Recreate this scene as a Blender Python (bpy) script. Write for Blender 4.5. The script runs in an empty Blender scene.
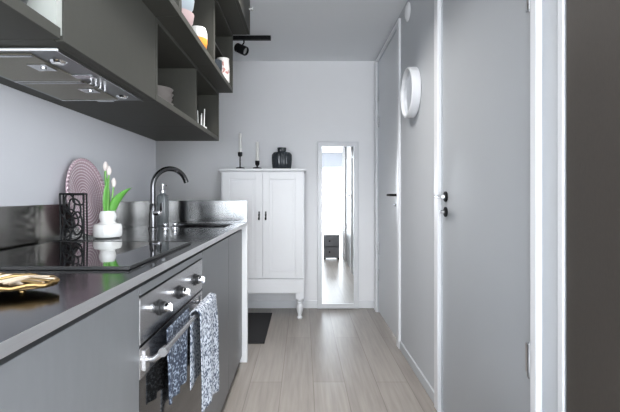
import bpy, bmesh, math, random
from mathutils import Vector, Matrix
random.seed(7)
S = bpy.context.scene
COL = S.collection
PI = math.pi

# ------------------------------------------------------------------ materials
def mat(name, col, rough=.5, metal=0., noise=0., nscale=20., stretch=(1, 1, 1), bump=0., bscale=None,
        spec=.5, coat=0., trans=0., emis=None, estr=0., aniso=0.):
    m = bpy.data.materials.new(name); m.use_nodes = True
    nt = m.node_tree; N = nt.nodes; L = nt.links
    b = N['Principled BSDF']
    b.inputs['Base Color'].default_value = (*col, 1)
    b.inputs['Roughness'].default_value = rough
    b.inputs['Metallic'].default_value = metal
    b.inputs['Specular IOR Level'].default_value = spec
    b.inputs['Coat Weight'].default_value = coat
    b.inputs['Transmission Weight'].default_value = trans
    if aniso: b.inputs['Anisotropic'].default_value = aniso
    if emis:
        b.inputs['Emission Color'].default_value = (*emis, 1); b.inputs['Emission Strength'].default_value = estr
    tc = N.new('ShaderNodeTexCoord'); mp = N.new('ShaderNodeMapping')
    mp.inputs['Scale'].default_value = stretch
    L.new(tc.outputs['Object'], mp.inputs['Vector'])
    nz = N.new('ShaderNodeTexNoise'); nz.inputs['Scale'].default_value = nscale; nz.inputs['Detail'].default_value = 5
    L.new(mp.outputs[0], nz.inputs['Vector'])
    rp = N.new('ShaderNodeMapRange'); rp.inputs['To Min'].default_value = 1 - noise; rp.inputs['To Max'].default_value = 1 + noise
    L.new(nz.outputs['Fac'], rp.inputs['Value'])
    mx = N.new('ShaderNodeVectorMath'); mx.operation = 'SCALE'
    mx.inputs[0].default_value = col; L.new(rp.outputs[0], mx.inputs['Scale'])
    L.new(mx.outputs[0], b.inputs['Base Color'])
    if bump:
        bp = N.new('ShaderNodeBump'); bp.inputs['Strength'].default_value = bump; bp.inputs['Distance'].default_value = .002
        n2 = N.new('ShaderNodeTexNoise'); n2.inputs['Scale'].default_value = bscale or nscale; n2.inputs['Detail'].default_value = 4
        L.new(mp.outputs[0], n2.inputs['Vector']); L.new(n2.outputs['Fac'], bp.inputs['Height'])
        L.new(bp.outputs[0], b.inputs['Normal'])
    return m

def floor_mat():
    m = mat('oak_planks', (.3, .27, .24), .3)
    nt = m.node_tree; N = nt.nodes; L = nt.links; b = N['Principled BSDF']
    for l in list(b.inputs['Base Color'].links): L.remove(l)
    tc = N.new('ShaderNodeTexCoord')
    mp = N.new('ShaderNodeMapping'); mp.inputs['Rotation'].default_value = (0, 0, PI/2); mp.inputs['Location'].default_value = (.4, .125, 0)
    L.new(tc.outputs['Object'], mp.inputs['Vector'])
    br = N.new('ShaderNodeTexBrick'); br.inputs['Scale'].default_value = 1
    br.inputs['Brick Width'].default_value = 2.1; br.inputs['Row Height'].default_value = .185
    br.inputs['Mortar Size'].default_value = .0024; br.inputs['Mortar Smooth'].default_value = .3
    br.inputs['Color1'].default_value = (.325, .297, .27, 1); br.inputs['Color2'].default_value = (.265, .24, .216, 1)
    br.inputs['Mortar'].default_value = (.19, .165, .145, 1); br.offset = .37
    L.new(mp.outputs[0], br.inputs['Vector'])
    m2 = N.new('ShaderNodeMapping'); m2.inputs['Scale'].default_value = (22, 1.2, 1); L.new(tc.outputs['Object'], m2.inputs['Vector'])
    nz = N.new('ShaderNodeTexNoise'); nz.inputs['Scale'].default_value = 2.4; nz.inputs['Detail'].default_value = 8
    nz.inputs['Distortion'].default_value = .25; L.new(m2.outputs[0], nz.inputs['Vector'])
    rp = N.new('ShaderNodeMapRange'); rp.inputs['From Min'].default_value = .3; rp.inputs['From Max'].default_value = .7
    rp.inputs['To Min'].default_value = .86; rp.inputs['To Max'].default_value = 1.13
    L.new(nz.outputs['Fac'], rp.inputs['Value'])
    mx = N.new('ShaderNodeVectorMath'); mx.operation = 'SCALE'
    L.new(br.outputs['Color'], mx.inputs[0]); L.new(rp.outputs[0], mx.inputs['Scale']); L.new(mx.outputs[0], b.inputs['Base Color'])
    bp = N.new('ShaderNodeBump'); bp.inputs['Strength'].default_value = .02; bp.inputs['Distance'].default_value = .002
    L.new(nz.outputs['Fac'], bp.inputs['Height']); rr = N.new('ShaderNodeMapRange'); rr.inputs['To Min'].default_value = .315; rr.inputs['To Max'].default_value = .335
    L.new(nz.outputs['Fac'], rr.inputs['Value']); L.new(rr.outputs[0], b.inputs['Roughness'])
    return m

def pattern_mat(name, base, second, scale, lo=.48, hi=.56, kind='voronoi', rough=.9):
    m = mat(name, base, rough)
    nt = m.node_tree; N = nt.nodes; L = nt.links; b = N['Principled BSDF']
    for l in list(b.inputs['Base Color'].links): L.remove(l)
    tc = N.new('ShaderNodeTexCoord')
    if kind == 'voronoi':
        t = N.new('ShaderNodeTexVoronoi'); out = t.outputs['Distance']
    else:
        t = N.new('ShaderNodeTexNoise'); t.inputs['Detail'].default_value = 2; out = t.outputs['Fac']
    t.inputs['Scale'].default_value = scale
    L.new(tc.outputs['Object'], t.inputs['Vector'])
    cr = N.new('ShaderNodeValToRGB'); cr.color_ramp.elements[0].position = lo; cr.color_ramp.elements[1].position = hi
    cr.color_ramp.elements[0].color = (*second, 1); cr.color_ramp.elements[1].color = (*base, 1)
    L.new(out, cr.inputs['Fac']); L.new(cr.outputs[0], b.inputs['Base Color'])
    return m

M = dict(
    wall=mat('painted_wall', (.87, .872, .885), .7, noise=.015, nscale=6, bump=.05, bscale=180),
    wall_l=mat('painted_kitchen_wall', (.56, .565, .59), .7, noise=.015, nscale=6, bump=.05, bscale=180),
    wall_r=mat('painted_grey_wall', (.52, .54, .565), .55, noise=.02, nscale=6, bump=.05, bscale=180),
    ceil=mat('painted_ceiling', (.82, .84, .86), .8, noise=.01, nscale=4),
    floor=floor_mat(),
    white=mat('white_paint', (.80, .81, .83), .35, noise=.01),
    whitegloss=mat('white_gloss_trim', (.74, .75, .77), .3, noise=.005),
    door2=mat('far_door_lit_paint', (.70, .72, .745), .42, noise=.015, nscale=4),  # near-door grey made lighter, painting in light the far end lacks
    door=mat('grey_door_paint', (.365, .382, .402), .42, noise=.015, nscale=4, bump=.03, bscale=120),
    brown=mat('dark_brown_laminate', (.045, .038, .032), .55, noise=.18, nscale=300, stretch=(1, 1, .2)),
    cab=mat('grey_cabinet_laminate', (.058, .0575, .05), .5, noise=.07, nscale=60, stretch=(1, 1, .3), spec=.1),
    cabin=mat('grey_cabinet_lining', (.13, .128, .122), .5, noise=.05, nscale=60),
    lowcab=mat('grey_lower_front_lit', (.128, .132, .137), .36, noise=.08, nscale=60, stretch=(1, 1, .3)),  # upper cabinet grey made lighter, painting in the stronger light below
    plinth=mat('dark_plinth', (.035, .035, .037), .5),
    pale=mat('pale_lining', (.40, .415, .385), .5, noise=.02),
    steel=mat('brushed_steel', (.56, .56, .57), .24, 1, noise=.12, nscale=40, stretch=(60, .6, 60), aniso=.4),
    edge=mat('brushed_lit_edge_steel', (.80, .80, .81), .38, 1, noise=.1, nscale=40, stretch=(60, .6, 60)),  # same folded steel as the worktop, paler to paint in light on its edge
    endsteel=mat('end_splash_steel', (.19, .195, .20), .16, 1, noise=.25, nscale=10, stretch=(9, 1, .05)),
    steeld=mat('brushed_worktop_steel', (.10, .10, .108), .13, 1, noise=.12, nscale=40, stretch=(60, .5, 60), bump=.03, bscale=8),
    splash=mat('brushed_splash_steel', (.42, .405, .38), .2, 1, noise=.10, nscale=30, stretch=(1, .5, 60), aniso=.3),
    chrome=mat('chrome', (.80, .80, .82), .10, 1),
    dchrome=mat('dark_chrome', (.13, .13, .135), .16, 1),
    black=mat('black_metal', (.010, .010, .011), .5, spec=.15),
    bplastic=mat('black_plastic', (.02, .02, .021), .35),
    glass_b=mat('black_glass', (.006, .006, .007), .04, spec=.7, coat=.5),
    ovenglass=mat('oven_black_glass', (.012, .012, .012), .06, spec=.6),
    filt=mat('hood_filter_mesh', (.22, .205, .16), .4, .8, noise=.35, nscale=400),
    hoodm=mat('hood_grey_metal', (.20, .205, .21), .35, .7, noise=.08, nscale=60),
    lampg=mat('hood_lamp_glass', (.5, .5, .5), .2, .3),
    mirror=mat('mirror_glass', (.93, .95, .96), .015, 1),
    golddark=mat('dark_bronze', (.13, .09, .045), .45, 1, noise=.3, nscale=90),
    gold=mat('gold_metal', (.45, .30, .13), .3, 1, noise=.15, nscale=60),
    goldp=mat('pale_gold', (.85, .70, .52), .3, .8),
    ceramic=mat('white_ceramic', (.82, .82, .80), .12, coat=.4, noise=.02),
    stone=mat('stoneware', (.26, .24, .23), .4, noise=.15, nscale=30),
    cream=mat('cream_stoneware', (.25, .225, .21), .4, noise=.12, nscale=40),
    pinkc=mat('pink_glaze', (.62, .46, .45), .3, noise=.05),
    bluec=mat('pale_blue_glaze', (.45, .52, .56), .3, noise=.05),
    orange=mat('orange_glaze', (.85, .30, .05), .3, noise=.05),
    dglass=mat('smoky_glass', (.035, .042, .05), .16, coat=.1),
    candle=mat('white_wax', (.82, .81, .78), .45),
    leaf=mat('tulip_leaf', (.12, .36, .06), .4, noise=.2, nscale=30),
    stem=mat('tulip_stem', (.22, .48, .12), .45),
    bloom=mat('tulip_petal', (.80, .72, .68), .5, noise=.12, nscale=60),
    rug=mat('black_rug_pile', (.016, .016, .018), .95, noise=.5, nscale=150, bump=.8, bscale=300),
    soapg=mat('grey_ribbed_bottle', (.16, .175, .18), .2, coat=.3),
    towel=pattern_mat('grey_patterned_cotton', (.07, .085, .12), (.52, .55, .60), 110, .46, .56, 'noise'),
    toweld=pattern_mat('navy_patterned_cotton', (.02, .028, .048), (.26, .30, .36), 115, .36, .50, 'noise'),
    floral=pattern_mat('floral_glaze', (.80, .78, .75), (.45, .20, .18), 22, .40, .46, 'noise', .3),
    speck=pattern_mat('speckled_glaze', (.78, .78, .76), (.10, .14, .18), 45, .14, .2, 'voronoi', .3),
    fabric=mat('grey_fabric', (.22, .23, .25), .85, noise=.1, nscale=90),
    wood=mat('pale_wood', (.55, .38, .24), .5, noise=.15, nscale=20, stretch=(8, 8, 1)),
)
def plate_mat():
    m = mat('lilac_pressed_glass', (.33, .19, .23), .16, coat=.6)
    nt = m.node_tree; N = nt.nodes; L = nt.links; b = N['Principled BSDF']
    for l in list(b.inputs['Base Color'].links): L.remove(l)
    # concentric dotted bands pressed into the glass: polar coordinates of the dish
    tc = N.new('ShaderNodeTexCoord'); sp = N.new('ShaderNodeSeparateXYZ'); L.new(tc.outputs['Object'], sp.inputs[0])
    def mth(op, a, bb=None):
        n = N.new('ShaderNodeMath'); n.operation = op
        for i, v in enumerate((a, bb)):
            if v is None: continue
            if isinstance(v, (int, float)): n.inputs[i].default_value = v
            else: L.new(v, n.inputs[i])
        return n.outputs[0]
    x, y = sp.outputs['X'], sp.outputs['Y']
    r = mth('SQRT', mth('ADD', mth('MULTIPLY', x, x), mth('MULTIPLY', y, y)))
    th = mth('ARCTAN2', y, x)
    ring = mth('SINE', mth('MULTIPLY', r, 2*PI/.0125))
    dots = mth('SINE', mth('MULTIPLY', th, 56))
    v = mth('MULTIPLY', mth('ADD', ring, 1), mth('ADD', mth('MULTIPLY', dots, .18), .82))
    cr = N.new('ShaderNodeValToRGB'); cr.color_ramp.elements[0].position = .5; cr.color_ramp.elements[1].position = .95
    cr.color_ramp.elements[0].color = (.40, .27, .31, 1); cr.color_ramp.elements[1].color = (.72, .60, .63, 1)
    L.new(mth('MULTIPLY', v, .6), cr.inputs['Fac']); L.new(cr.outputs[0], b.inputs['Base Color'])
    return m
M['plate'] = plate_mat()

# ------------------------------------------------------------------ mesh helpers
def BM(): return bmesh.new()
def box(bm, x0, x1, y0, y1, z0, z1):
    v = [bm.verts.new(p) for p in ((x0,y0,z0),(x1,y0,z0),(x1,y1,z0),(x0,y1,z0),(x0,y0,z1),(x1,y0,z1),(x1,y1,z1),(x0,y1,z1))]
    for f in ((0,3,2,1),(4,5,6,7),(0,1,5,4),(1,2,6,5),(2,3,7,6),(3,0,4,7)): bm.faces.new([v[i] for i in f])
    return bm
def tube(bm, pts, r, n=12, closed=False, flat=1.0):
    pts = [Vector(p) for p in pts]; rings = []
    k = len(pts); rr = r if isinstance(r, (list, tuple)) else [r]*k
    up = None
    for i, p in enumerate(pts):
        if closed: t = pts[(i+1) % k] - pts[i-1]
        else: t = (pts[min(i+1, k-1)] - pts[max(i-1, 0)])
        t.normalize()
        if up is None:
            up = Vector((0, 0, 1)) if abs(t.z) < .9 else Vector((0, 1, 0))
        a = (up - t*up.dot(t))
        if a.length < 1e-6: a = t.orthogonal()
        a.normalize(); up = a; b = t.cross(a)
        rings.append([bm.verts.new(p + (a*math.cos(2*PI*j/n) + b*math.sin(2*PI*j/n)*flat)*rr[i]) for j in range(n)])
    m = k if closed else k-1
    for i in range(m):
        A, B = rings[i], rings[(i+1) % k]
        for j in range(n): bm.faces.new((A[j], A[(j+1) % n], B[(j+1) % n], B[j]))
    if not closed:
        bm.faces.new(list(reversed(rings[0]))); bm.faces.new(rings[-1])
    return bm
def lathe(bm, prof, c=(0,0,0), n=32, mtx=None, flutes=0, famp=0.):
    """prof: list of (r, z); r=0 closes at the axis"""
    rings = []
    for r, z in prof:
        if r <= 1e-6:
            rings.append([bm.verts.new((0, 0, z))])
        else:
            rings.append([bm.verts.new(((r*(1+famp*math.cos(flutes*2*PI*j/n)))*math.cos(2*PI*j/n), (r*(1+famp*math.cos(flutes*2*PI*j/n)))*math.sin(2*PI*j/n), z)) for j in range(n)])
    new = [v for g in rings for v in g]
    for A, B in zip(rings, rings[1:]):
        if len(A) == 1 and len(B) == 1: continue
        for j in range(n):
            k = (j+1) % n
            if len(A) == 1: bm.faces.new((A[0], B[k], B[j]))
            elif len(B) == 1: bm.faces.new((A[j], A[k], B[0]))
            else: bm.faces.new((A[j], A[k], B[k], B[j]))
    if len(rings[0]) > 1: bm.faces.new(list(reversed(rings[0])))
    if len(rings[-1]) > 1: bm.faces.new(rings[-1])
    if mtx is not None: bmesh.ops.transform(bm, matrix=mtx, verts=new)
    bmesh.ops.translate(bm, vec=c, verts=new)
    return bm
def cyl(bm, p0, p1, r, n=20, r2=None):
    return tube(bm, [p0, p1], [r, r if r2 is None else r2], n)
AX = Matrix.Rotation(-PI/2, 4, 'Y')     # +z -> -x
AXP = Matrix.Rotation(PI/2, 4, 'Y')     # +z -> +x
AYN = Matrix.Rotation(PI/2, 4, 'X')     # +z -> -y

def wloc(o):
    v = Vector((0, 0, 0))
    while o: v += o.location; o = o.parent
    return v
def obj(name, bm, m, parent=None, bevel=0., smooth=False, origin=None, label=None, seg=2, recalc=True):
    if recalc: bmesh.ops.recalc_face_normals(bm, faces=bm.faces)
    off = Vector(origin) if origin is not None else (wloc(parent) if parent else None)
    if off is None:
        xs = [v.co.x for v in bm.verts]; ys = [v.co.y for v in bm.verts]; zs = [v.co.z for v in bm.verts]
        off = Vector(((min(xs)+max(xs))/2, (min(ys)+max(ys))/2, min(zs)))
    bmesh.ops.translate(bm, vec=-off, verts=bm.verts)
    me = bpy.data.meshes.new(name); bm.to_mesh(me); bm.free()
    o = bpy.data.objects.new(name, me); COL.objects.link(o)
    me.materials.append(m)
    if smooth:
        for p in me.polygons: p.use_smooth = True
        md = o.modifiers.new('es', 'EDGE_SPLIT'); md.split_angle = math.radians(38)
    if parent:
        o.parent = parent; o.location = off - wloc(parent)
    else: o.location = off
    if bevel:
        md = o.modifiers.new('bv', 'BEVEL'); md.width = bevel; md.segments = seg; md.limit_method = 'ANGLE'
        md.harden_normals = False
    if label: o['label'] = label
    return o
def tag(o, label, cat, group=None):
    o['label'] = label; o['category'] = cat
    if group: o['group'] = group
    return o
def thing(name, loc, label, cat, group=None):
    o = bpy.data.objects.new(name, None); o.empty_display_size = .05; COL.objects.link(o); o.location = loc
    return tag(o, label, cat, group)
def struct(name, bm, m, parent=None, **k):
    o = obj(name, bm, m, parent, **k)
    if not parent: o['kind'] = 'structure'
    return o
def B(*a): return box(BM(), *a)

# ------------------------------------------------------------------ key dimensions (metres; camera stands at x=0,y=0)
XL, XR, YK, YF, ZC = -.98, .70, 2.833, 4.138, 2.405     # left wall, right wall, kitchen end, far wall, ceiling
XF, XW = -.40, -.373                                    # cabinet fronts, worktop edge
ZW = .918                                               # worktop height
XA = -1.47                                               # alcove depth at the far left
YB, XE, XV, YV = -4.0, 1.75, -3.3, -.30                  # living room behind the camera; its west wall; kitchen wall start

# ------------------------------------------------------------------ room shell
struct('floor', B(XV-.15, XE+.15, YB-.15, YF+.15, -.1, 0), M['floor'], origin=(0, 0, 0))
struct('ceiling', B(XV-.15, XE+.15, YB-.15, YF+.15, ZC, ZC+.1), M['ceil'])
b = B(XL-.12, XL, YV, YK, 0, ZC); box(b, XA, XL-.12, YK-.12, YK, 0, ZC)
struct('wall_left', b, M['wall_l'])
struct('wall_alcove', B(XA-.1, XA, YK-.12, YF, 0, ZC), M['brown'])  # unseen wall, given dark brown to cut bounce light in the alcove corner
struct('wall_far', B(XA-.1, XR+.12, YF, YF+.1, 0, ZC), M['wall'])
D1a, D1b, D2a, D2b, ZD = 1.275, 2.148, 3.10, 3.985, 2.345
b = BM()
for y0, y1 in ((1.137, D1a), (D1b, D2a), (D2b, YF)): box(b, XR, XR+.12, y0, y1, 0, ZC)
for y0, y1 in ((D1a, D1b), (D2a, D2b)): box(b, XR, XR+.12, y0, y1, ZD, ZC)
struct('wall_right', b, M['wall_r'])
# living room: a return wall, window walls
struct('wall_living', B(XR+.12, XE, 1.137, 1.25, 0, ZC), M['wall'])
wy0, wy1, wz0, wz1 = -3.5, -.7, .05, 2.28
ea, eb = -3.0, -.2
b = B(XE, XE+.12, YB, ea, 0, ZC); box(b, XE, XE+.12, eb, 1.25, 0, ZC)
box(b, XE, XE+.12, ea, eb, 0, wz0); box(b, XE, XE+.12, ea, eb, wz1, ZC)
struct('wall_east', b, M['wall'])
b = B(XV, XL-.12, YV, YV+.12, 0, ZC)
struct('wall_kitchen_back', b, M['wall'])
b = B(XV-.12, XV, YB, wy0, 0, ZC); box(b, XV-.12, XV, wy1, YV+.12, 0, ZC)
box(b, XV-.12, XV, wy0, wy1, 0, wz0); box(b, XV-.12, XV, wy0, wy1, wz1, ZC)
struct('wall_west', b, M['wall'])
wx0, wx1 = -2.4, 1.55
b = B(XV-.12, wx0, YB-.12, YB, 0, ZC); box(b, wx1, XE+.12, YB-.12, YB, 0, ZC)
box(b, wx0, wx1, YB-.12, YB, 0, wz0); box(b, wx0, wx1, YB-.12, YB, wz1, ZC)
struct('wall_back', b, M['wall'])
def window(name, horiz, a0, a1, p, n, sg=-1):
    b = BM()
    def bar(u0, u1, z0, z1):
        if horiz: box(b, u0, u1, p-.08, p-.03, z0, z1)
        else: box(b, p+sg*.055-.025, p+sg*.055+.025, u0, u1, z0, z1)
    bar(a0, a1, wz0, wz0+.05); bar(a0, a1, wz1-.05, wz1); bar(a0, a1, wz1-.42, wz1-.37)
    for i in range(n+1):
        u = a0 + (a1-a0-.05)*i/n; bar(u, u+.05, wz0+.05, wz1-.05)
    struct(name, b, M['white'])
window('window_1', True, wx0, wx1, YB, 4)
window('window_2', False, wy0, wy1, XV, 3)
window('added_window_3', False, ea, eb, XE, 3, 1)  # unseen east window added to brighten the left wall

bl = B(.15, 1.5, YB+.012, YB+.018, 1.90, 2.29); cyl(bl, (.15, YB+.025, 2.30), (1.5, YB+.025, 2.30), .02)
tag(obj('roller_blind', bl, M['fabric']), 'grey roller blind reflected near the top of the tall mirror', 'blind')
# skirting
struct('baseboard_right', B(XR-.012, XR, D1b+.085, D2a-.07, 0, .06), M['wall_r'], bevel=.003)
struct('baseboard_far', B(XA, XR, YF-.014, YF, 0, .075), M['white'], bevel=.004)
struct('baseboard_left', B(XA, XA+.014, YK, YF-.014, 0, .075), M['white'], bevel=.004)
# white casings of the doors, corner edge of the wall
def casing(name, y0, y1, wn, wf, ztop, t=.018):
    b = B(XR-t, XR, y0-wn, y0, 0, ztop+.02); box(b, XR-t, XR, y1, y1+wf, 0, ztop+.02)
    box(b, XR-t, XR, y0, y1, ztop, ztop+.02)
    struct(name, b, M['whitegloss'], bevel=.004)
casing('trim_1', D1a, D1b, .035, .06, ZD, .020)
casing('trim_2', D2a, D2b, .065, .10, ZD)
struct('trim_3', B(XR-.007, XR-.0005, 1.134, 1.158, 0, ZC), M['whitegloss'], bevel=.002)

def lever(par, y, z, x, dirn, m):
    """lever handle on a leaf whose face is at x, arm pointing to y + dirn"""
    h = lathe(BM(), [(0, 0), (.026, 0), (.026, .006), (.022, .009), (0, .009)], (x, y, z), 24, AX)
    rose = obj('handle_rose', h, M['black'], par, smooth=True)
    pts = [(x-.006, y, z), (x-.03, y, z), (x-.045, y, z), (x-.053, y+dirn*.008, z), (x-.055, y+dirn*.03, z), (x-.055, y+dirn*.12, z)]
    obj('lever', tube(BM(), pts, .009, 12), m, rose, smooth=True)
    k = lathe(BM(), [(0, 0), (.025, 0), (.025, .006), (.02, .009), (0, .009)], (x, y, z-.075), 24, AX)
    lk = obj('lock_rose', k, M['black'], par, smooth=True)
    obj('thumb_turn', lathe(BM(), [(0, 0), (.009, 0), (.008, .02), (0, .022)], (x-.009, y, z-.075), 16, AX), M['chrome'], lk, smooth=True)
def hinge(par, y, z, x):
    b = cyl(BM(), (x-.007, y, z-.05), (x-.007, y, z+.05), .007, 14)
    cyl(b, (x-.007, y, z-.056), (x-.007, y, z+.056), .0045, 12)
    box(b, x-.003, x+.0, y, y+.03, z-.045, z+.045)
    obj('hinge', b, M['chrome'], par, smooth=True)
XD = XR+.005
d1 = struct('door_1', B(XD, XD+.04, D1a+.004, D1b-.004, .012, ZD-.004), M['door'], bevel=.002)
lever(d1, D1b-.055, 1.092, XD, -1, M['chrome'])
for z in (.59, 1.72): hinge(d1, D1a+.036, z, XD)
XD2 = XR+.008
d2 = struct('door_2', B(XD2, XD2+.04, D2a+.004, D2b-.004, .012, ZD-.004), M['door2'], bevel=.002)
lever(d2, D2a+.06, 1.10, XD2, 1, M['black'])
for z in (.36, .60, 1.78, 2.02): hinge(d2, D2b-.04, z, XD2)

# ------------------------------------------------------------------ lower kitchen
def base_cab(y0, y1, label, ndoor=1):
    t = thing('base_cabinet', ((XL+XF)/2, (y0+y1)/2, 0), label, 'kitchen cabinet')
    b = box(BM(), XL+.002, XF-.02, y0+.001, y0+.017, .09, .872)
    box(b, XL+.002, XF-.02, y1-.017, y1-.001, .09, .872); box(b, XL+.002, XF-.02, y0+.017, y1-.017, .09, .106)
    box(b, XL+.002, XL+.01, y0+.017, y1-.017, .106, .872)
    obj('carcass', b, M['cabin'], t)
    obj('door', B(XF-.019, XF, y0+.002, y1-.002, .045, .874), M['lowcab'], t, bevel=.0012)
    obj('gap_shade_strip', B(XF-.031, XF-.026, y0+.001, y1-.001, .8725, .8975), M['plinth'], t)  # dark strip added to paint the shade in the gap below the worktop
    obj('plinth', B(XF-.075, XF-.06, y0+.001, y1-.001, 0, .09), M['plinth'], t)
OV0, OV1 = 1.04, 1.691
base_cab(-.16, .44, 'grey base cabinet under the worktop, closest to the camera')
base_cab(.44, OV0, 'wide grey base cabinet just in front of the built-in oven')
base_cab(OV1, 2.285, 'grey base cabinet with plain door directly beyond the oven')
base_cab(2.285, 2.788, 'grey base cabinet at the far end beside white end panel')
tag(obj('end_panel', B(XL+.002, -.367, 2.791, 2.831, 0, .896), M['white'], bevel=.001), 'narrow white panel closing the far end of the base cabinets', 'panel')

# oven
ov = thing('built_in_oven', ((XL+XF)/2, (OV0+OV1)/2, 0), 'built-in steel oven with black glass door and three knobs', 'oven')
a0, a1 = OV0+.003, OV1-.003
obj('body', B(XL+.03, XF-.03, a0+.002, a1-.002, .13, .84), M['plinth'], ov)
obj('filler_panel', B(XF-.02, XF, a0, a1, .852, .874), M['lowcab'], ov, bevel=.001, label='narrow grey strip above the steel control panel')
cp = obj('control_panel', B(XF-.028, XF, a0, a1, .73, .846), M['steel'], ov, bevel=.001)
for ky in (1.185, 1.37, 1.573):
    kb = lathe(BM(), [(0, 0), (.022, 0), (.022, .004), (.017, .007), (.0165, .016), (0, .016)], (XF+.0005, ky, .787), 28, AXP)
    kn = obj('knob', kb, M['bplastic'], cp, smooth=True)
    kk = lathe(BM(), [(0, .016), (.0125, .016), (.0125, .031), (.0105, .034), (0, .034)], (XF, ky, .787), 28, AXP)
    box(kk, XF+.030, XF+.037, ky-.0022, ky+.0022, .787-.010, .787+.010)
    obj('knob_cap', kk, M['chrome'], ov, smooth=True, label='chrome knob cap')
od = obj('oven_door', B(XF-.028, XF, a0, a1, .645, .722), M['steel'], ov, bevel=.001)
obj('door_glass', B(XF-.028, XF-.001, a0, a1, .155, .6445), M['ovenglass'], ov, bevel=.002, label='black glass oven door')
obj('plinth', B(XF-.075, XF-.06, OV0+.001, OV1-.001, 0, .09), M['plinth'], ov)
obj('lower_panel', B(XF-.02, XF, a0, a1, .045, .15), M['lowcab'], ov)
XH, ZH, YH0, YH1 = -.352, .705, 1.07, 1.665
hb = cyl(BM(), (XH, YH0, ZH), (XH, YH1, ZH), .0075, 16)
cyl(hb, (XH, YH0-.004, ZH), (XH, YH0+.016, ZH), .0115, 20); cyl(hb, (XH, YH1-.022, ZH), (XH, YH1+.004, ZH), .0115, 20)
hd = obj('handle', hb, M['steel'], od, smooth=True)
for y in (YH0+.01, YH1-.012):
    b = tube(BM(), [(XF, y, ZH-.022), (XF+.022, y, ZH-.022), (XH-.006, y, ZH-.006), (XH, y, ZH)], .0085, 12)
    box(b, XF, XF+.005, y-.014, y+.014, ZH-.046, ZH+.004)
    obj('handle_bracket', b, M['steel'], hd, smooth=True)

# towels over the oven handle
def towel(y0, y1, zf, zb, label, seed, x_extra=0., behind=False, m='towel'):
    rnd = random.Random(seed); ph = rnd.random()*6
    nu, segs = 36, []
    R = .0165 + x_extra
    path = []
    nz = 26
    if behind:
        for i in range(nz+6): path.append((XH-.018, ZH+.028-(ZH+.028-zf)*i/(nz+5), 0))
    else:
        for i in range(nz): path.append((XH-R+.001, zb + (ZH-zb)*i/(nz-1), -1))
        for i in range(1, 12):
            a = PI - PI*i/12; path.append((XH+R*math.cos(a), ZH+R*math.sin(a), 0))
        for i in range(nz+6): path.append((XH+R, ZH - (ZH-zf)*i/(nz+5), 1))
    b = BM(); grid = []
    for (x, z, s) in path:
        row = []
        drop = max(0, ZH-z)
        for j in range(nu+1):
            u = j/nu
            amp = min(drop*.08, .008)
            w = .5+.5*math.sin(u*9.5+ph+drop*1.5)
            xx = x + (amp*w*1.6 if s > 0 else -(amp*.35*w) if s < 0 else 0)
            pin = 1-.10*min(1, drop/.2)
            yy = (y0+y1)/2 + (u-.5)*(y1-y0)*pin + .006*math.sin(drop*14+ph)*s
            zz = z - (.018*math.sin(u*3.1+ph) if drop > .15 and s > 0 else .035*math.sin(PI*u)**.5 if drop > .15 and behind else 0)*min(1, (drop-.15)*5)
            if behind: xx = x + .0055*math.sin(u*17+drop*3)*min(1, drop*12) - .001
            row.append(b.verts.new((xx, yy, zz)))
        grid.append(row)
    for r0, r1 in zip(grid, grid[1:]):
        for j in range(nu): b.faces.new((r0[j], r0[j+1], r1[j+1], r1[j]))
    o = obj('kitchen_towel', b, M[m], origin=((XH), (y0+y1)/2, ZH))
    for p in o.data.polygons: p.use_smooth = True
    md = o.modifiers.new('so', 'SOLIDIFY'); md.thickness = .003; md.offset = 1
    tag(o, label, 'towel', 'patterned kitchen towels on the oven handle')
towel(1.165, 1.385, .52, .52, 'dark navy patterned towel hanging behind the oven handle bar', 1, behind=True, m='toweld')
towel(1.385, 1.635, .36, .46, 'light grey patterned towel draped over far end of the oven handle', 5)

# worktop with sink cut-out, splashbacks
SK = (-.765, -.435, 2.36, 2.68)
b = BM()
def slab(x0, x1, y0, y1): box(b, x0, x1, y0, y1, ZW-.019, ZW)
xs = [XL+.001, SK[0], SK[1], XW]; ys = [-.16, SK[2], SK[3], YK]
vs = {}
for i, x in enumerate(xs):
    for j, y in enumerate(ys):
        for k, z in enumerate((ZW-.019, ZW)): vs[i, j, k] = b.verts.new((x, y, z))
for i in range(3):
    for j in range(3):
        if (i, j) == (1, 1): continue
        b.faces.new((vs[i,j,1], vs[i+1,j,1], vs[i+1,j+1,1], vs[i,j+1,1])); b.faces.new((vs[i,j,0], vs[i,j+1,0], vs[i+1,j+1,0], vs[i+1,j,0]))
for k0 in range(3):
    for (p, q) in (((k0,0),(k0+1,0)), ((k0,3),(k0+1,3)), ((0,k0),(0,k0+1)), ((3,k0),(3,k0+1))):
        b.faces.new((vs[p[0],p[1],0], vs[q[0],q[1],0], vs[q[0],q[1],1], vs[p[0],p[1],1]))
for (p, q) in (((1,1),(2,1)), ((2,1),(2,2)), ((2,2),(1,2)), ((1,2),(1,1))):
    b.faces.new((vs[p[0],p[1],0], vs[q[0],q[1],0], vs[q[0],q[1],1], vs[p[0],p[1],1]))
wt = tag(obj('worktop', b, M['steeld'], bevel=.0008), 'long stainless steel worktop running over the grey base cabinets', 'worktop')
obj('front_edge', B(XW+.0002, XW+.0022, -.16, YK, ZW-.0195, ZW+.0002), M['edge'], wt, label='steel front edge, lit tone painted in')
b = B(XL+.001, XL+.013, -.16, YK-.013, ZW+.0005, 1.063)
tag(obj('splashback', b, M['splash'], bevel=.001), 'long low steel splashback along the left wall behind the cooktop', 'splashback')
tag(obj('splashback', B(XL+.001, -.3705, YK-.0125, YK-.001, ZW+.0005, 1.063), M['endsteel'], bevel=.001), 'short steel splashback across the far end of worktop beyond the sink', 'splashback')
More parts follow.
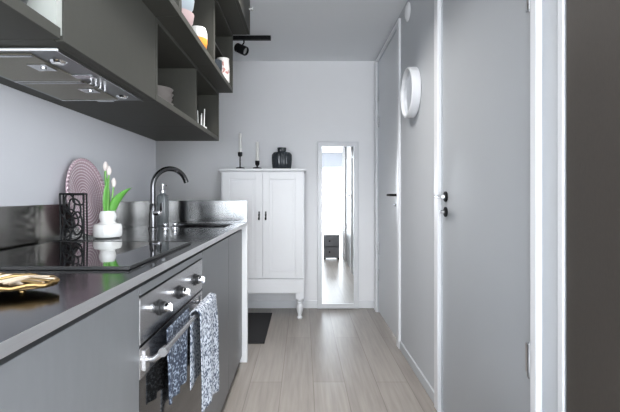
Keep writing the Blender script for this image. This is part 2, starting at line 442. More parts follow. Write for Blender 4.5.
# sink
s = SK; e = .001; t_ = .012; zt = ZW-.020
sx = thing('sink', ((s[0]+s[1])/2, (s[2]+s[3])/2, .74), 'rectangular steel sink set into the worktop by the tap', 'sink')
b = B(s[0]+e, s[1]-e, s[2]+e, s[2]+t_, .75, ZW-.003); box(b, s[0]+e, s[1]-e, s[3]-t_, s[3]-e, .75, ZW-.003)
box(b, s[0]+e, s[0]+t_, s[2]+t_, s[3]-t_, .75, ZW-.003); box(b, s[1]-t_, s[1]-e, s[2]+t_, s[3]-t_, .75, ZW-.003)
box(b, s[0]+e, s[1]-e, s[2]+e, s[3]-e, .744, .752)
obj('basin', b, M['dchrome'], sx)  # dark metal colour stands in for the shadow inside the basin
obj('drain', lathe(BM(), [(0, 0), (.04, 0), (.04, .002), (.03, .003), (0, .001)], ((s[0]+s[1])/2, (s[2]+s[3])/2, .7525), 28), M['chrome'], sx, smooth=True)
# cooktop
ck = thing('cooktop', (-.68, 1.313, ZW), 'black glass cooktop set on the steel worktop above the oven', 'cooktop')
obj('glass_top', B(-.935, -.425, 1.036, 1.59, ZW+.001, ZW+.0075), M['glass_b'], ck, bevel=.0015)
b = B(-.938, -.421, 1.028, 1.0355, ZW+.0005, ZW+.0085); box(b, -.938, -.421, 1.5905, 1.598, ZW+.0005, ZW+.0085)
box(b, -.938, -.9355, 1.0355, 1.5905, ZW+.0005, ZW+.0085); box(b, -.4245, -.421, 1.0355, 1.5905, ZW+.0005, ZW+.0085)
obj('rim', b, M['bplastic'], ck, bevel=.001)

# faucet
FX, FY = -.803, 2.275
fa = thing('faucet', (FX, FY, ZW), 'tall dark steel kitchen tap with curved gooseneck spout', 'faucet')
dx, dy = .143/.2, .14/.2; R = .100; zc = 1.145
pts = [(FX, FY, ZW+.05), (FX, FY, 1.03), (FX, FY, 1.10)]
for i in range(0, 25):
    a = PI - (PI+.05-.30)*i/24
    h = R + R*math.cos(a); pts.append((FX+dx*h, FY+dy*h, zc+R*math.sin(a)))
obj('spout', tube(BM(), pts, .0138, 18), M['dchrome'], fa, smooth=True)
obj('column', lathe(BM(), [(0, 0), (.027, 0), (.027, .006), (.021, .012), (.020, .055), (.0185, .12), (.014, .135), (.0125, .137), (0, .137)], (FX, FY, ZW+.0005), 28), M['dchrome'], fa, smooth=True)
lv = cyl(BM(), (FX+.012, FY-.01, ZW+.085), (FX+.045, FY-.024, ZW+.087), .013, 18)
tube(lv, [(FX+.045, FY-.024, ZW+.087), (FX+.052, FY-.028, ZW+.092), (FX+.056, FY-.04, ZW+.115), (FX+.060, FY-.05, ZW+.14)], [.0075, .006, .005, .004], 12)
obj('lever', lv, M['chrome'], fa, smooth=True)
# small drain control knobs beside the tap
for kx, ky, lab in ((-.745, 2.30, 'small round steel control knob on worktop just right of the tap'), (-.70, 2.325, 'small round steel control knob on worktop farther right from the tap')):
    tag(obj('control_knob', lathe(BM(), [(0, 0), (.018, 0), (.018, .004), (.012, .007), (.0145, .018), (.0145, .026), (.011, .029), (0, .029)], (kx, ky, ZW+.0005), 24), M['chrome'], smooth=True), lab, 'knob', 'knobs beside the tap')
# soap dispenser
sd = thing('soap_dispenser', (-.865, 2.60, ZW), 'smoky grey ribbed soap bottle with pump, behind the tap', 'soap dispenser')
sd.location = (-.895, 2.60, ZW)
SX, SY = -.895, 2.60
sx2 = -.808; sd.location.x = sx2-.05; SX = sx2-.05
obj('bottle', lathe(BM(), [(0, 0), (.034, 0), (.036, .006), (.036, .165), (.031, .180), (.016, .188), (.016, .196), (0, .196)], (SX, SY, ZW+.0005), 60, flutes=15, famp=.025), M['soapg'], sd, smooth=True)
b = lathe(BM(), [(0, .1965), (.017, .1965), (.017, .212), (.006, .216), (.006, .236), (.013, .238), (.013, .250), (0, .252)], (SX, SY, ZW), 20)
tube(b, [(SX, SY, ZW+.245), (SX+.02, SY-.02, ZW+.245), (SX+.032, SY-.032, ZW+.238)], .004, 10)
obj('pump', b, M['steel'], sd, smooth=True)

# lilac pressed-glass dish leaning on the wall
prof = [(0, .010), (.05, .010), (.10, .012), (.135, .018), (.158, .026), (.168, .030), (.1685, .026), (.160, .020), (.137, .010), (.10, .004), (.05, .001), (0, 0)]
bm_ = lathe(BM(), prof, (0, 0, 0), 72)
# pressed bead ring on the rim
for k in range(56):
    a = 2*PI*k/56
    bmesh.ops.create_icosphere(bm_, subdivisions=1, radius=.0058, matrix=Matrix.Translation((.160*math.cos(a), .160*math.sin(a), .029)))
bmesh.ops.recalc_face_normals(bm_, faces=bm_.faces)
me = bpy.data.meshes.new('glass_platter'); bm_.to_mesh(me); bm_.free(); me.materials.append(M['plate'])
for p in me.polygons: p.use_smooth = True
pl = bpy.data.objects.new('glass_platter', me); COL.objects.link(pl)
tilt = math.radians(8)
pl.rotation_euler = (0, PI/2 - tilt, 0)
pl.location = (XL+.006 + .168*math.sin(tilt), 1.83, ZW+.168*math.cos(tilt)+.004)
tag(pl, 'round lilac pressed-glass platter leaning upright against the left wall', 'platter')

# openwork black wire stand
WY, W0, W1, WZ0, WZ1 = 1.622, -.921, -.829, ZW+.001, ZW+.186
b = BM()
fr = [(W0+.004, WY, WZ0+.004), (W1, WY, WZ0+.004), (W1-.003, WY, WZ1), (W0, WY, WZ1)]
def arcs(y, dx_=0.0):
    f = [(p[0]+dx_, y, p[2]) for p in fr]
    for i in range(4): tube(b, [f[i], f[(i+1) % 4]], .0034, 8)
def loops(y):
    rnd = random.Random(3)
    cells = []
    for i in range(9):
        cx = W0 + (W1-W0)*(.2+.6*((i*.618) % 1)); cz = WZ0 + (WZ1-WZ0)*(.10+.8*(i/8))
        rx = .021*rnd.uniform(.8, 1.35); rz = .031*rnd.uniform(.8, 1.4); rot = rnd.uniform(-.9, .9)
        pts = []
        for k in range(22):
            a = 2*PI*k/22; u = rx*math.cos(a)*(1+.15*math.sin(2*a+i)); v = rz*math.sin(a)
            px_ = cx+u*math.cos(rot)-v*math.sin(rot); pz_ = cz+u*math.sin(rot)+v*math.cos(rot)
            px_ = min(max(px_, W0+.002), W1-.002); pz_ = min(max(pz_, WZ0+.005), WZ1-.002)
            pts.append((px_, y+.002*math.sin(i), pz_))
        tube(b, pts, 0.0034, 6, closed=True)
arcs(WY-.012); loops(WY-.012); arcs(WY+.012)
for p in fr: tube(b, [(p[0], WY-.012, p[2]), (p[0], WY+.012, p[2])], .0034, 8)
tag(obj('wire_stand', b, M['black'], smooth=True), 'black openwork wire stand in front of the lilac glass platter', 'stand')

# white vase and tulips
VX, VY = -.832, 1.81
prof = [(0, 0), (.045, 0), (.055, .006), (.0575, .018), (.0575, .045), (.053, .058), (.034, .063), (.029, .068), (.031, .074), (.035, .088), (.034, .100), (.029, .110), (.029, .114), (.026, .114), (.026, .104), (.028, .09), (.022, .07), (.0, .07)]
va = tag(obj('bud_vase', lathe(BM(), prof, (VX, VY, ZW+.0005), 48, flutes=24, famp=.006), M['ceramic'], smooth=True), 'small two-tier white ceramic vase holding tulips on the worktop', 'vase')
def leaf_mesh(b, base, az, L_, w, curl, lean0=.15, twist=0):
    n, m = 14, 6; g = []
    p = Vector(base); ang = lean0
    d = Vector((math.cos(az), math.sin(az), 0)); side = Vector((-math.sin(az+twist), math.cos(az+twist), 0))
    for i in range(n+1):
        u = i/n
        wd = w*(math.sin(PI*min(1, u*.92+.08))**.8)*(1 if u < .97 else .35)
        t = d*math.sin(ang)+Vector((0, 0, 1))*math.cos(ang); nrm = side.cross(t)
        g.append([b.verts.new(p + side*wd*(j/m-.5)*2*.5 - nrm*(abs(j/m-.5)*2)**2*wd*.22*(1)) for j in range(m+1)])
        p = p + t*L_/n; ang += curl/n
    for r0, r1 in zip(g, g[1:]):
        for j in range(m): b.faces.new((r0[j], r0[j+1], r1[j+1], r1[j]))
def tulip(dx0, dy0, h, az, lean, leaves, label, closed=1.0):
    bx, by, bz = VX+dx0, VY+dy0, ZW+.075
    top = (bx+math.cos(az)*lean, by+math.sin(az)*lean, ZW+h)
    t = thing('tulip', (bx, by, bz), label, 'tulip', 'tulips in the white vase')
    mid = ((bx*2+top[0])/3, (by*2+top[1])/3, bz+(top[2]-bz)*.55)
    obj('stem', tube(BM(), [(bx, by, bz), mid, top], .0033, 10), M['stem'], t, smooth=True)
    b = BM()
    for k in range(6):
        a = k*PI/3 + (.5 if k % 2 else 0)
        c, s_ = math.cos(a), math.sin(a); g = []
        for i in range(9):
            u = i/8; rr = (.0085*math.sin(PI*min(.93, u*.80+.12))**.7*(1 if k % 2 else .92))*closed; z = u*.040
            wd = .0095*math.sin(PI*(u*.88+.07))
            g.append([b.verts.new((top[0]+c*rr*(1-.25*(q*q)) - s_*wd*q, top[1]+s_*rr*(1-.25*q*q) + c*wd*q, top[2]-.003+z)) for q in (-1, -.5, 0, .5, 1)])
        for r0, r1 in zip(g, g[1:]):
            for j in range(4): b.faces.new((r0[j], r0[j+1], r1[j+1], r1[j]))
    bl = obj('bloom', b, M['bloom'], t, recalc=False)
    for p in bl.data.polygons: p.use_smooth = True
    md = bl.modifiers.new('so', 'SOLIDIFY'); md.thickness = .0012
    for (laz, LL, w, curl, l0, tw) in leaves:
        b = BM(); leaf_mesh(b, (bx, by, bz), laz, LL, w, curl, l0, tw)
        lf = obj('leaf', b, M['leaf'], t, recalc=False)
        for p in lf.data.polygons: p.use_smooth = True
        md = lf.modifiers.new('so', 'SOLIDIFY'); md.thickness = .0015
tulip(-.006, .002, .288, PI, .004, [(2.6, .21, .040, .10, .03, .5)], 'pale pink tulip with tallest stem, leftmost in the white vase')
tulip(.003, -.008, .268, 0, .006, [(-.9, .185, .046, .16, .02, .9)], 'pale tulip in the middle of the white vase')
tulip(.009, .008, .218, .3, .012, [(.0, .175, .042, 1.05, .10, -.9)], 'short pale tulip with wide bent leaf, rightmost in the vase')

# gold openwork tray near the camera
GX, GY = -.612, .80; ax_, ay_ = .145, .068; gz = ZW+.008
gt = thing('gold_tray', (GX, GY, ZW), 'oval gold twig-style metal tray on the steel worktop near camera', 'tray')
b = BM()
g = []
for k in range(6):
    r = k/5
    g.append([b.verts.new((GX+ax_*r*math.cos(2*PI*j/48), GY+ay_*r*math.sin(2*PI*j/48), gz+.008*r*r)) for j in range(48)] if k else [b.verts.new((GX, GY, gz))])
for j in range(48): b.faces.new((g[0][0], g[1][j], g[1][(j+1) % 48]))
for A_, B_ in zip(g[1:], g[2:]):
    for j in range(48): b.faces.new((A_[j], B_[j], B_[(j+1) % 48], A_[(j+1) % 48]))
ds = obj('dish', b, M['golddark'], gt, smooth=True)
md = ds.modifiers.new('so', 'SOLIDIFY'); md.thickness = .004; md.offset = -1
b = tube(BM(), [(GX+ax_*math.cos(2*PI*j/60)*(1+.012*math.sin(j*2.1)), GY+ay_*math.sin(2*PI*j/60)*(1+.02*math.sin(j*1.7)), gz+.010+.002*math.sin(j*1.3)) for j in range(60)], .0042, 8, closed=True)
obj('rim', b, M['gold'], gt, smooth=True)
rnd = random.Random(12)
for k in range(26):
    a = 2*PI*k/26 + rnd.uniform(-.15, .15); r1 = rnd.uniform(.25, .45)
    p0 = (GX+ax_*r1*math.cos(a+.5), GY+ay_*r1*math.sin(a+.5), gz+.006)
    p1 = (GX+ax_*.97*math.cos(a), GY+ay_*.97*math.sin(a), gz+.0125)
    pm = ((p0[0]+p1[0])/2, (p0[1]+p1[1])/2+.004, gz+.0125)
    obj('twig', tube(BM(), [p0, pm, p1], [.0028, .0045, .003], 8), M['goldp'] if k % 2 else M['gold'], gt, smooth=True)
for k in range(3):
    a = 2*PI*k/3+.4
    fx_, fy_ = GX+ax_*.7*math.cos(a)*.8, GY+ay_*.5*math.sin(a)
    obj('foot', lathe(BM(), [(0, 0), (.006, 0), (.0065, .003), (.005, .0075), (0, .0075)], (fx_, fy_, ZW+.0005), 14), M['gold'], gt, smooth=True)

# ------------------------------------------------------------------ upper kitchen
T = .018
def open_unit(name, y0, y1, z0, z1, xf, label, front_m='cab', lining='cabin', far_m=None, near=True, zin=None):
    t = thing(name, ((XL+xf)/2, (y0+y1)/2, z0), label, 'wall cabinet')
    e = .0006
    obj('bottom_panel', B(XL+.001, xf, y0+e, y1-e, z0, z0+.026), M[front_m], t, bevel=.001)
    obj('top_panel', B(XL+.001, xf, y0+e, y1-e, z1-T, z1-.0006), M[front_m], t, bevel=.001)
    if near: obj('side_panel', B(XL+.001, xf, y0+e, y0+T, z0+.026, z1-T), M[front_m], t)
    obj('side_panel', B(XL+.001, xf, y1-T, y1-e, z0+.026, z1-T), M[far_m or front_m], t)
    obj('back_panel', B(XL+.001, XL+.009, y0+T, y1-T, z0+.026, z1-T), M[lining], t)
    if zin: obj('inner_shelf', B(XL+.009, -.52, y0+T, y1-T, zin, zin+.012), M[front_m], t)
    return t
Z1, Z2, Z3 = 1.46, 1.78, 2.167
X1, X2, X3 = -.56, -.467, -.353
YD0, YD1, YM = .983, 1.619, 2.24
open_unit('open_wall_cabinet', .35, YD0, Z1, Z2, X1, 'open grey wall cabinet with pale side, left of the hood cabinet', far_m='pale')
# cabinet with door over the hood
t = thing('hood_cabinet', ((XL+X1)/2, (YD0+YD1)/2, Z1), 'grey wall cabinet with one plain door above the range hood', 'wall cabinet')
e = .0006
obj('carcass', B(XL+.001, X1-.021, YD0+e, YD1-e, Z1+.0002, Z2-e), M['cab'], t)
obj('door', B(X1-.020, X1, YD0+.012, YD1-.003, Z1, Z2-.003), M['cab'], t, bevel=.001)
obj('edge_strip', B(X1-.020, X1-.003, YD0+e, YD0+.010, Z1+.012, Z2-e), M['pale'], t, label='pale vertical edge strip beside the grey door')
open_unit('open_wall_cabinet', YD1, YM, Z1, Z2, X1, 'lower open grey cubby next to the hood cabinet holding stacked bowls')
open_unit('open_wall_cabinet', YM, YK, Z1, Z2, X1, 'lower open grey cubby at the far end holding a white ornament', near=False)
open_unit('open_wall_cabinet', .35, YD1, Z2, Z3, X2, 'upper open grey cabinet above the hood cabinet, closest to camera')
open_unit('open_wall_cabinet', YD1, YM, Z2, Z3, X2, 'middle-row open grey cubby holding pink bowls and orange cup')
open_unit('open_wall_cabinet', YM, YK, Z2, Z3, X2, 'middle-row open grey cubby at far end with inner shelf and floral jar', near=True, zin=1.995)
for y0, y1, lab in ((.35, YD1, 'top grey cupboard under the ceiling, closest to the camera'), (YD1, YM, 'top grey cupboard under the ceiling, middle of the row'), (YM, YK, 'top grey cupboard under the ceiling at far end with white knob')):
    t = thing('top_cupboard', ((XL+X3)/2, (y0+y1)/2, Z3), lab, 'wall cabinet')
    obj('carcass', B(XL+.001, X3-.021, y0+e, y1-e, Z3, ZC-.002), M['cab'], t)
    dr = obj('door', B(X3-.020, X3, y0+.002, y1-.002, Z3, ZC-.012), M['cab'], t, bevel=.001)
    if y1 == YK: obj('knob', lathe(BM(), [(0, 0), (.006, 0), (.006, .012), (.013, .018), (.013, .026), (0, .030)], (X3+.0002, y1-.05, 2.318), 20, AXP), M['ceramic'], dr, smooth=True)

# range hood (insert under the door cabinet)
HX0, HX1, HY0, HY1, HZ = -.90, -.60, 1.035, 1.585, 1.452
hd = thing('range_hood', ((HX0+HX1)/2, (HY0+HY1)/2, HZ), 'steel built-in range hood under the grey wall cabinets', 'range hood')
bs = obj('base_plate', B(HX0, HX1, HY0, HY1, HZ, HZ+.0075), M['hoodm'], hd, bevel=.001)
b = B(HX0-.004, HX1+.004, HY0-.005, HY0-.0002, HZ-.0015, HZ+.003); obj('front_lip', b, M['white'], hd, label='metal lip at the near edge, glint painted white')  # white colour stands in for the bright reflection on the metal lip
obj('side_lip', B(HX1+.0005, HX1+.0035, HY0, HY1+.003, HZ-.0025, HZ+.0075), M['steel'], hd)
for y0, y1, lb in ((HY0+.02, HY0+.265, 0), (HY0+.275, HY1-.03, 1)):
    fl = obj('grease_filter', B(HX0+.02, HX1-.075, y0, y1, HZ-.004, HZ-.0003), M['filt'], hd, bevel=.001)
    for ya_, yb_ in ((y0, y0+.008), (y1-.008, y1)): obj('filter_edge', B(HX0+.02, HX1-.075, ya_, yb_, HZ-.0075, HZ-.0042), M['steel'], fl)
    ym = y0+.09
    b = B(HX1-.132, HX1-.082, ym-.02, ym+.035, HZ-.008, HZ-.0042); cyl(b, (HX1-.105, ym+.01, HZ-.011), (HX1-.105, ym+.01, HZ-.008), .008, 16)
    obj('filter_latch', b, M['steel'], fl)
for ly in (HY0+.085, HY1-.07):
    lp = obj('lamp', lathe(BM(), [(0, -.006), (.016, -.006), (.019, -.003), (.021, -.0003), (0, -.0003)], (HX1-.045, ly, HZ), 28), M['chrome'], hd, smooth=True)
    obj('lamp_lens', lathe(BM(), [(0, -.0085), (.010, -.0085), (.011, -.0062), (0, -.0062)], (HX1-.045, ly, HZ), 24), M['lampg'], lp, smooth=True)
sw = obj('switch_panel', B(HX1-.075, HX1-.015, HY0+.20, HY0+.235, HZ-.005, HZ-.0003), M['steel'], hd, bevel=.001)
for k in range(4):
    obj('button', cyl(BM(), (HX1-.05, HY0+.268+.030*k, HZ-.012), (HX1-.05, HY0+.268+.030*k, HZ-.0003), .0065, 14), M['chrome'], hd, smooth=True)
obj('clip', B(HX1-.16, HX1-.10, HY1-.028, HY1-.004, HZ-.006, HZ-.0003), M['steel'], hd)

# ------------------------------------------------------------------ crockery on the shelves
SH1, SH2 = Z1+.0262, Z2+.0262
def bowl_bm(r, h, c, fat):
    if not fat: return lathe(BM(), [(0, 0), (r*.5, 0), (r*.55, .004), (r*.85, h*.5), (r, h), (r*.96, h), (r*.8, h*.55), (r*.5, .009), (0, .008)], c, 36)
    return lathe(BM(), [(0, 0), (r*.6, 0), (r*.68, .004), (r*.93, h*.45), (r, h), (r*.96, h), (r*.8, h*.55), (r*.5, .009), (0, .008)], c, 36)
def stack(cx, cy, z0, r, h, pitch, n, m, kind, words, group, cat='bowl', own=None):
    proto = obj(kind, bowl_bm(r, h, (cx, cy, z0), pitch >= h), M[m] if not own else M[own[0]], smooth=True, origin=(cx, cy, z0))
    for k in range(n):
        o = proto if k == 0 else proto.copy()
        if k:
            COL.objects.link(o)
            if own: o.data = proto.data.copy(); o.data.materials[0] = M[own[k]]
            o.location = (cx+.002*math.sin(k*2.3), cy+.002*math.cos(k*1.9), z0+pitch*k); o.rotation_euler.z = k*.7
        tag(o, words[k], cat, group)
order = ['lowest', 'second lowest', 'third from bottom', 'fourth from bottom', 'fifth from bottom', 'sixth from bottom', 'topmost']
n = 5
stack(-.74, 2.11, SH1, .092, .045, .0236, n, 'cream', 'bowl', [f'beige stoneware bowl by the cubby divider, {order[k] if k < n-1 else "topmost"} of the shorter stack' for k in range(n)], 'bowls in the shorter stack of the lower cubby')
stack(-.765, 1.885, SH1, .085, .045, .030, n+1, 'stone', 'bowl', [f'grey-brown bowl next to the hood cabinet door, {order[k] if k < n else "topmost"} of the taller stack' for k in range(n+1)], 'bowls in the taller stack of the lower cubby')
stack(-.535, 1.80, SH2, .072, 0.060, .0605, 4, None, 'bowl', ['glazed pink bowl at the bottom of the stack in middle-row cubby', 'pale blue bowl directly on the lowest pink bowl of the stack', 'upper pink bowl standing on the pale blue bowl', 'grey bowl at the top of the pink and blue stack'], 'pink and blue bowls in the middle row', own=['pinkc', 'bluec', 'pinkc', 'stone'])
# orange and white cup
CX, CY = -.515, 2.08
t = thing('cup', (CX, CY, SH2), 'white speckled cup with orange lower half beside the pink bowls', 'cup')
obj('cup_body', lathe(BM(), [(0, 0), (.030, 0), (.042, .012), (.046, .035), (.046, .055), (0, .055)], (CX, CY, SH2), 36), M['orange'], t, smooth=True, label='orange lower half')
obj('cup_rim', lathe(BM(), [(0, .0552), (.046, .0552), (.045, .085), (.038, .108), (.034, .108), (.040, .084), (.040, .062), (0, .06)], (CX, CY, SH2), 36), M['speck'], t, smooth=True, label='white speckled upper half')
# floral jar
CX, CY = -.508, 2.70
t = thing('floral_jar', (CX, CY, SH2), 'white jar with reddish flower pattern at far end of middle row', 'jar')
obj('jar_body', lathe(BM(), [(0, 0), (.033, 0), (.040, .01), (.041, .10), (.037, .145), (.039, .158), (.034, .158), (.033, .14), (.034, .05), (0, .04)], (CX, CY, SH2), 40), M['floral'], t, smooth=True)
obj('handle', tube(BM(), [(CX-.038, CY-.012, SH2+.12), (CX-.062, CY-.02, SH2+.115), (CX-.070, CY-.023, SH2+.08), (CX-.062, CY-.02, SH2+.045), (CX-.038, CY-.012, SH2+.04)], .0055, 10), M['ceramic'], t, smooth=True)
# dark glass on inner shelf
tag(obj('glass_bowl', lathe(BM(), [(0, 0), (.022, 0), (.024, .004), (.042, .03), (.046, .06), (.040, .085), (.037, .085), (.042, .06), (.036, .032), (0, .01)], (-.572, 2.56, 2.0075), 36), M['dglass'], smooth=True), 'dark smoky glass bowl on the inner shelf above the floral jar', 'bowl')
tag(obj('glass_bowl', lathe(BM(), [(0, 0), (.022, 0), (.030, .01), (.036, .05), (.034, .09), (.031, .09), (.032, .05), (0, .01)], (-.515, 2.52, SH2), 36), M['dglass'], smooth=True), 'dark glass tumbler on the bottom panel beside the floral jar', 'glass')
# white ornament with prongs
CX, CY = -.612, 2.56
t = thing('pronged_ornament', (CX, CY, SH1), 'small white ornament with upright prongs in far lower cubby', 'ornament')
b = lathe(BM(), [(0, 0), (.030, 0), (.034, .008), (.032, .022), (.02, .03), (0, .03)], (CX, CY, SH1), 30)
obj('base', b, M['ceramic'], t, smooth=True)
for k, (ox, oy, hh) in enumerate(((-.022, -.004, .10), (.0, .008, .085), (.020, -.002, .11), (.004, -.02, .07))):
    obj('prong', cyl(BM(), (CX+ox*.8, CY+oy, SH1+.018), (CX+ox, CY+oy, SH1+.022+hh), .0042, 12, .003), M['ceramic'], t, smooth=True)
# dark bowl in the near cabinet
tag(obj('bowl', lathe(BM(), [(0, 0), (.030, 0), (.032, .005), (.048, .025), (.056, .055), (.057, .075), (.054, .075), (.053, .055), (.044, .027), (0, .010)], (-.640, .895, SH1), 40), M['bplastic'], smooth=True), 'dark round bowl inside the open cabinet beside the pale inner panel', 'bowl')

# ------------------------------------------------------------------ far wall: cabinet, mirror, decor
CX0, CX1, CY0, CY1, CT = -.742, .028, 3.74, YF-.016, 1.333
wc = thing('display_cabinet', ((CX0+CX1)/2, (CY0+CY1)/2, 0), 'white two-door cabinet on turned legs against the far wall', 'cabinet')
obj('top', B(CX0, CX1, CY0-.012, CY1, CT-.022, CT), M['white'], wc, bevel=.006, seg=3)
x0, x1 = CX0+.018, CX1-.018
obj('body', B(x0, x1, CY0+.022, CY1, .36, CT-.0225), M['white'], wc, bevel=.002)
obj('apron', B(x0, x1, CY0, CY1, .235, .3595), M['white'], wc, bevel=.004)
xm = (x0+x1)/2
for k, (a, c) in enumerate(((x0+.012, xm-.0015), (xm+.0015, x1-.012))):
    b = BM(); st = .062; z0_, z1_ = .366, CT-.032; ya, yb = CY0+.003, CY0+.0215
    box(b, a, a+st, ya, yb, z0_, z1_); box(b, c-st, c, ya, yb, z0_, z1_)
    box(b, a+st, c-st, ya, yb, z1_-st, z1_); box(b, a+st, c-st, ya, yb, z0_, z0_+st)
    dr = obj('door', b, M['white'], wc, bevel=.002)
    b = B(a+st, c-st, ya+.010, yb, z0_+st, z1_-st)
    box(b, a+st+.022, c-st-.022, ya+.006, ya+.011, z0_+st+.022, z1_-st-.022)
    obj('door_panel', b, M['white'], dr, bevel=.004)
    px_ = (c-.028) if k == 0 else (a+.028)
    b = lathe(BM(), [(0, 0), (.008, 0), (.008, .003), (.004, .006), (.004, .014), (.008, .018), (.006, .024), (0, .025)], (px_, ya-.0002, .925), 16, AYN)
    lathe(b, [(0, -.045), (.006, -.042), (.009, -.034), (.006, -.018), (.003, -.004), (0, 0)], (px_, ya-.014, .923), 14)
    box(b, px_-.006, px_+.006, ya-.003, ya-.0002, .885, .955)
    obj('drop_pull', b, M['black'], dr, smooth=True)
prof = [(0, 0), (.012, 0), (.017, .008), (.017, .020), (.011, .030), (.012, .036), (.020, .075), (.024, .105), (.020, .125), (.013, .133), (.019, .140), (.019, .148), (.014, .155), (.024, .165), (.027, .175), (.027, .182)]
prof = [(q*1.4, z) for q, z in prof] + [(.036, .185), (0, .185)]
for lx in (x0+.039, x1-.039):
    for ly in (CY0+.039, CY1-.039):
        b = lathe(BM(), prof, (lx, ly, .0005), 24); box(b, lx-.037, lx+.037, ly-.037, ly+.037, .186, .2348)
        obj('leg', b, M['white'], wc, smooth=True)
def candlestick(cx, cy, hh, ch, la, lb):
    t = thing('candlestick', (cx, cy, CT), la, 'candlestick', 'black candlesticks on the white cabinet')
    p = [(0, 0), (.038, 0), (.039, .009), (.024, .014), (.007, .016), (.0055, .024), (.0055, hh-.045), (.008, hh-.04), (.019, hh-.034), (.021, hh-.004), (.0175, hh), (.0142, hh), (.0142, hh-.012), (0, hh-.012)]
    if hh < .10: p = [(0, 0), (.038, 0), (.039, .009), (.024, .014), (.008, .016), (.007, .022), (.019, hh-.034), (.021, hh-.004), (.0175, hh), (.0142, hh), (.0142, hh-.012), (0, hh-.012)]
    obj('holder', lathe(BM(), p, (cx, cy, CT+.0005), 28), M['black'], t, smooth=True)
    cnd = tag(obj('candle', lathe(BM(), [(0, hh-.0115), (.0136, hh-.0115), (.0136, hh+ch-.004), (.006, hh+ch), (0, hh+ch)], (cx, cy, CT), 20), M['candle'], smooth=True), lb, 'candle', 'white candles in the black candlesticks')
    obj('wick', cyl(BM(), (cx, cy, CT+hh+ch-.002), (cx, cy, CT+hh+ch+.010), .0012, 6), M['black'], cnd)
candlestick(-.560, 3.785, .148, .170, 'taller black metal candlestick standing leftmost on the white cabinet', 'white taper candle in the taller left candlestick')
candlestick(-.407, 3.785, .072, .168, 'shorter black metal candlestick beside the ribbed black vase', 'white taper candle in the shorter candlestick')
BX, BY = -.192, 3.85
prof = [(0, 0), (.072, 0), (.082, .010), (.087, .05), (.089, .10), (.088, .130), (.074, .150), (.042, .158), (.037, .162), (.038, .188), (.041, .194), (.034, .194), (.026, .165), (.03, .15), (.07, .12), (.07, .02), (0, .015)]
tag(obj('ribbed_vase', lathe(BM(), prof, (BX, BY, CT+.0005), 120, flutes=20, famp=.03), M['dglass'], smooth=True), 'squat black ribbed glass vase on top of the white cabinet', 'vase')

MX0, MX1, MZ0, MZ1 = .138, .537, .004, 1.615
mr = thing('tall_mirror', ((MX0+MX1)/2, YF-.03, 0), 'tall narrow mirror in a white frame standing at the far wall', 'mirror')
b = BM(); fw = .046
yf0, yf1 = YF-.040, YF-.0155
box(b, MX0, MX0+fw, yf0, yf1, MZ0, MZ1); box(b, MX1-fw, MX1, yf0, yf1, MZ0, MZ1)
box(b, MX0+fw, MX1-fw, yf0, yf1, MZ1-fw, MZ1); box(b, MX0+fw, MX1-fw, yf0, yf1, MZ0, MZ0+fw)
i_ = fw-.014
box(b, MX0+.006, MX0+.016, yf0-.006, yf0, MZ0+.006, MZ1-.006); box(b, MX1-.016, MX1-.006, yf0-.006, yf0, MZ0+.006, MZ1-.006)
box(b, MX0+.016, MX1-.016, yf0-.006, yf0, MZ1-.016, MZ1-.006); box(b, MX0+.016, MX1-.016, yf0-.006, yf0, MZ0+.006, MZ0+.016)
obj('frame', b, M['whitegloss'], mr, bevel=.002)
obj('mirror_glass', B(MX0+fw-.002, MX1-fw+.002, YF-.028, YF-.022, MZ0+fw-.002, MZ1-fw+.002), M['mirror'], mr)

# door mat
tag(obj('door_mat', B(-.61, -.285, 3.14, 3.93, .0005, .012), M['rug'], bevel=.003), 'black rectangular mat on wood floor by the white cabinet', 'mat')

# round wall mirror and valve on right wall
RY, RZ, RR = 2.66, 1.74, .155
t = thing('round_wall_mirror', (XR-.003, RY, RZ-RR), 'round mirror with deep white rim on the right wall', 'mirror')
t.location = (XR, RY, RZ-RR)
obj('rim', lathe(BM(), [(0, .001), (RR*.96, .001), (RR, .004), (RR, .052), (RR-.004, .056), (RR-.012, .056), (RR-.014, .050), (RR-.016, .030), (0, .030)], (XR, RY, RZ), 64, AX), M['whitegloss'], t, smooth=True)
obj('mirror_glass', lathe(BM(), [(0, .0305), (RR-.017, .0305), (RR-.017, .036), (0, .036)], (XR, RY, RZ), 64, AX), mat('grey_mirror', (.75, .77, .79), .12, 1), t, smooth=True)
tag(obj('vent_valve', lathe(BM(), [(0, .001), (.060, .001), (.060, .006), (.050, .012), (.046, .010), (.040, .016), (.018, .020), (0, .020)], (XR, 2.82, 2.315), 40, AX), M['white'], smooth=True), 'small round white vent valve high on the right wall', 'vent')

# ceiling track with spotlight
ty = 3.49
t = thing('spotlight_track', (-.53, ty, ZC), 'black track with one spotlight head fixed to the ceiling', 'track light')
obj('track', B(-.82, -.264, ty-.018, ty+.018, ZC-.032, ZC-.0008), M['black'], t, bevel=.001)
hx, hz = -.505, 2.296
ar = obj('arm', tube(BM(), [(hx+.02, ty, ZC-.032), (hx+.02, ty, hz+.055), (hx+.005, ty, hz+.03)], .006, 10), M['black'], t, smooth=True)
dv = Vector((.78, -.35, -.45)).normalized()
mt = dv.to_track_quat('Z', 'Y').to_matrix().to_4x4()
hd_ = obj('lamp_head', lathe(BM(), [(0, -.055), (.030, -.055), (.036, -.048), (.038, .045), (.035, .050), (.031, .050), (.029, .03), (0, .025)], (hx, ty, hz), 32, mt), M['black'], t, smooth=True)
obj('lamp_lens', lathe(BM(), [(0, .0255), (.028, .0305), (.028, .033), (0, .033)], (hx, ty, hz), 24, mt), M['lampg'], hd_, smooth=True)

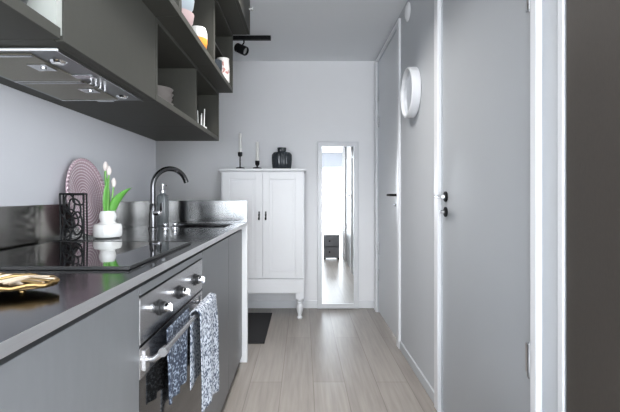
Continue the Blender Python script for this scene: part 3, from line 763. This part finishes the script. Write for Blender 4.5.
# tall dark cupboard at the right edge
t = thing('tall_cupboard', (1.0, .88, 0), 'tall dark brown cupboard at the right edge beyond white wall corner', 'cupboard')
XB = XR-.001
obj('body', B(XB+.019, 1.30, .62, 1.131, .0, ZC-.004), M['brown'], t)
obj('door', B(XB, XB+.0185, .622, 1.129, .004, ZC-.01), M['brown'], t, bevel=.001)
# low drawer box by the cupboard (seen in the tall mirror)
t = thing('drawer_chest', (.50, .86, 0), 'low grey drawer chest reflected in the tall mirror', 'chest')
obj('body', B(.36, .62, .70, 1.0, .03, .41), M['fabric'], t, bevel=.003)
obj('top', B(.352, .628, .69, 1.01, .4105, .43), M['white'], t, bevel=.003)
for z in (.05, .235):
    d_ = obj('drawer', B(.366, .614, 1.0005, 1.014, z, z+.165), M['fabric'], t, bevel=.002)
    obj('knob', lathe(BM(), [(0, 0), (.008, 0), (.008, .01), (.014, .016), (0, .022)], (.45, 1.0142, z+.085), 16, Matrix.Rotation(-PI/2, 4, 'X')), M['black'], d_, smooth=True)
for lx in (.375, .605):
    for ly in (.715, .985): obj('leg', cyl(BM(), (lx, ly, 0.0005), (lx, ly, .0295), .014, 14), M['black'], t, smooth=True)

# ------------------------------------------------------------------ light: daylight through the windows, added fill lamp in the corridor
w = bpy.data.worlds.new('daylight'); S.world = w; w.use_nodes = True
N = w.node_tree.nodes; L = w.node_tree.links
bg = N['Background']; bg.inputs['Strength'].default_value = 9
tc = N.new('ShaderNodeTexCoord'); sp = N.new('ShaderNodeSeparateXYZ'); L.new(tc.outputs['Generated'], sp.inputs[0])
cr = N.new('ShaderNodeValToRGB'); cr.color_ramp.elements[0].position = .35; cr.color_ramp.elements[1].position = .62
cr.color_ramp.elements[0].color = (.75, .78, .82, 1); cr.color_ramp.elements[1].color = (.88, .94, 1.0, 1)
mr_ = N.new('ShaderNodeMapRange'); mr_.inputs['From Min'].default_value = -1; L.new(sp.outputs['Z'], mr_.inputs['Value'])
L.new(mr_.outputs[0], cr.inputs['Fac']); L.new(cr.outputs[0], bg.inputs['Color'])
def portal(loc, rot, sx_, sy_):
    l = bpy.data.lights.new('window_portal', 'AREA'); l.shape = 'RECTANGLE'; l.size = sx_; l.size_y = sy_; l.cycles.is_portal = True
    o = bpy.data.objects.new('window_portal', l); COL.objects.link(o); o.location = loc; o.rotation_euler = rot
portal(((wx0+wx1)/2, YB-.10, (wz0+wz1)/2), (-PI/2, 0, PI), wx1-wx0, wz1-wz0)
portal((XV-.10, (wy0+wy1)/2, (wz0+wz1)/2), (PI/2, 0, -PI/2), wy1-wy0, wz1-wz0)
portal((XE+.10, (ea+eb)/2, (wz0+wz1)/2), (PI/2, 0, PI/2), eb-ea, wz1-wz0)
l = bpy.data.lights.new('corridor_fill_light', 'AREA'); l.shape = 'DISK'; l.size = .5; l.energy = 14; l.spread = math.radians(130); l.color = (1, .97, .94)  # unseen fill lamp added to brighten the far end of the corridor
o = bpy.data.objects.new('corridor_fill_light', l); COL.objects.link(o); o.location = (-.15, 2.10, ZC-.02)

# ------------------------------------------------------------------ camera
F = 425.
cd = bpy.data.cameras.new('camera'); cam = bpy.data.objects.new('camera', cd); COL.objects.link(cam)
cam.location = (0, 0, 1.10); cam.rotation_euler = (PI/2, 0, 0)
cd.sensor_fit = 'HORIZONTAL'; cd.sensor_width = 36; cd.lens = F/620*36
cd.shift_x = 7/620; cd.shift_y = -11/620; cd.clip_start = .02
S.camera = cam
S.view_settings.view_transform = 'Standard'; S.view_settings.look = 'None'
S.view_settings.exposure = .68; S.view_settings.gamma = 1; S.view_settings.use_curve_mapping = False
S.cycles.max_bounces = 10; S.cycles.diffuse_bounces = 7; S.cycles.glossy_bounces = 6
S.cycles.use_denoising = True; S.cycles.sample_clamp_indirect = 8
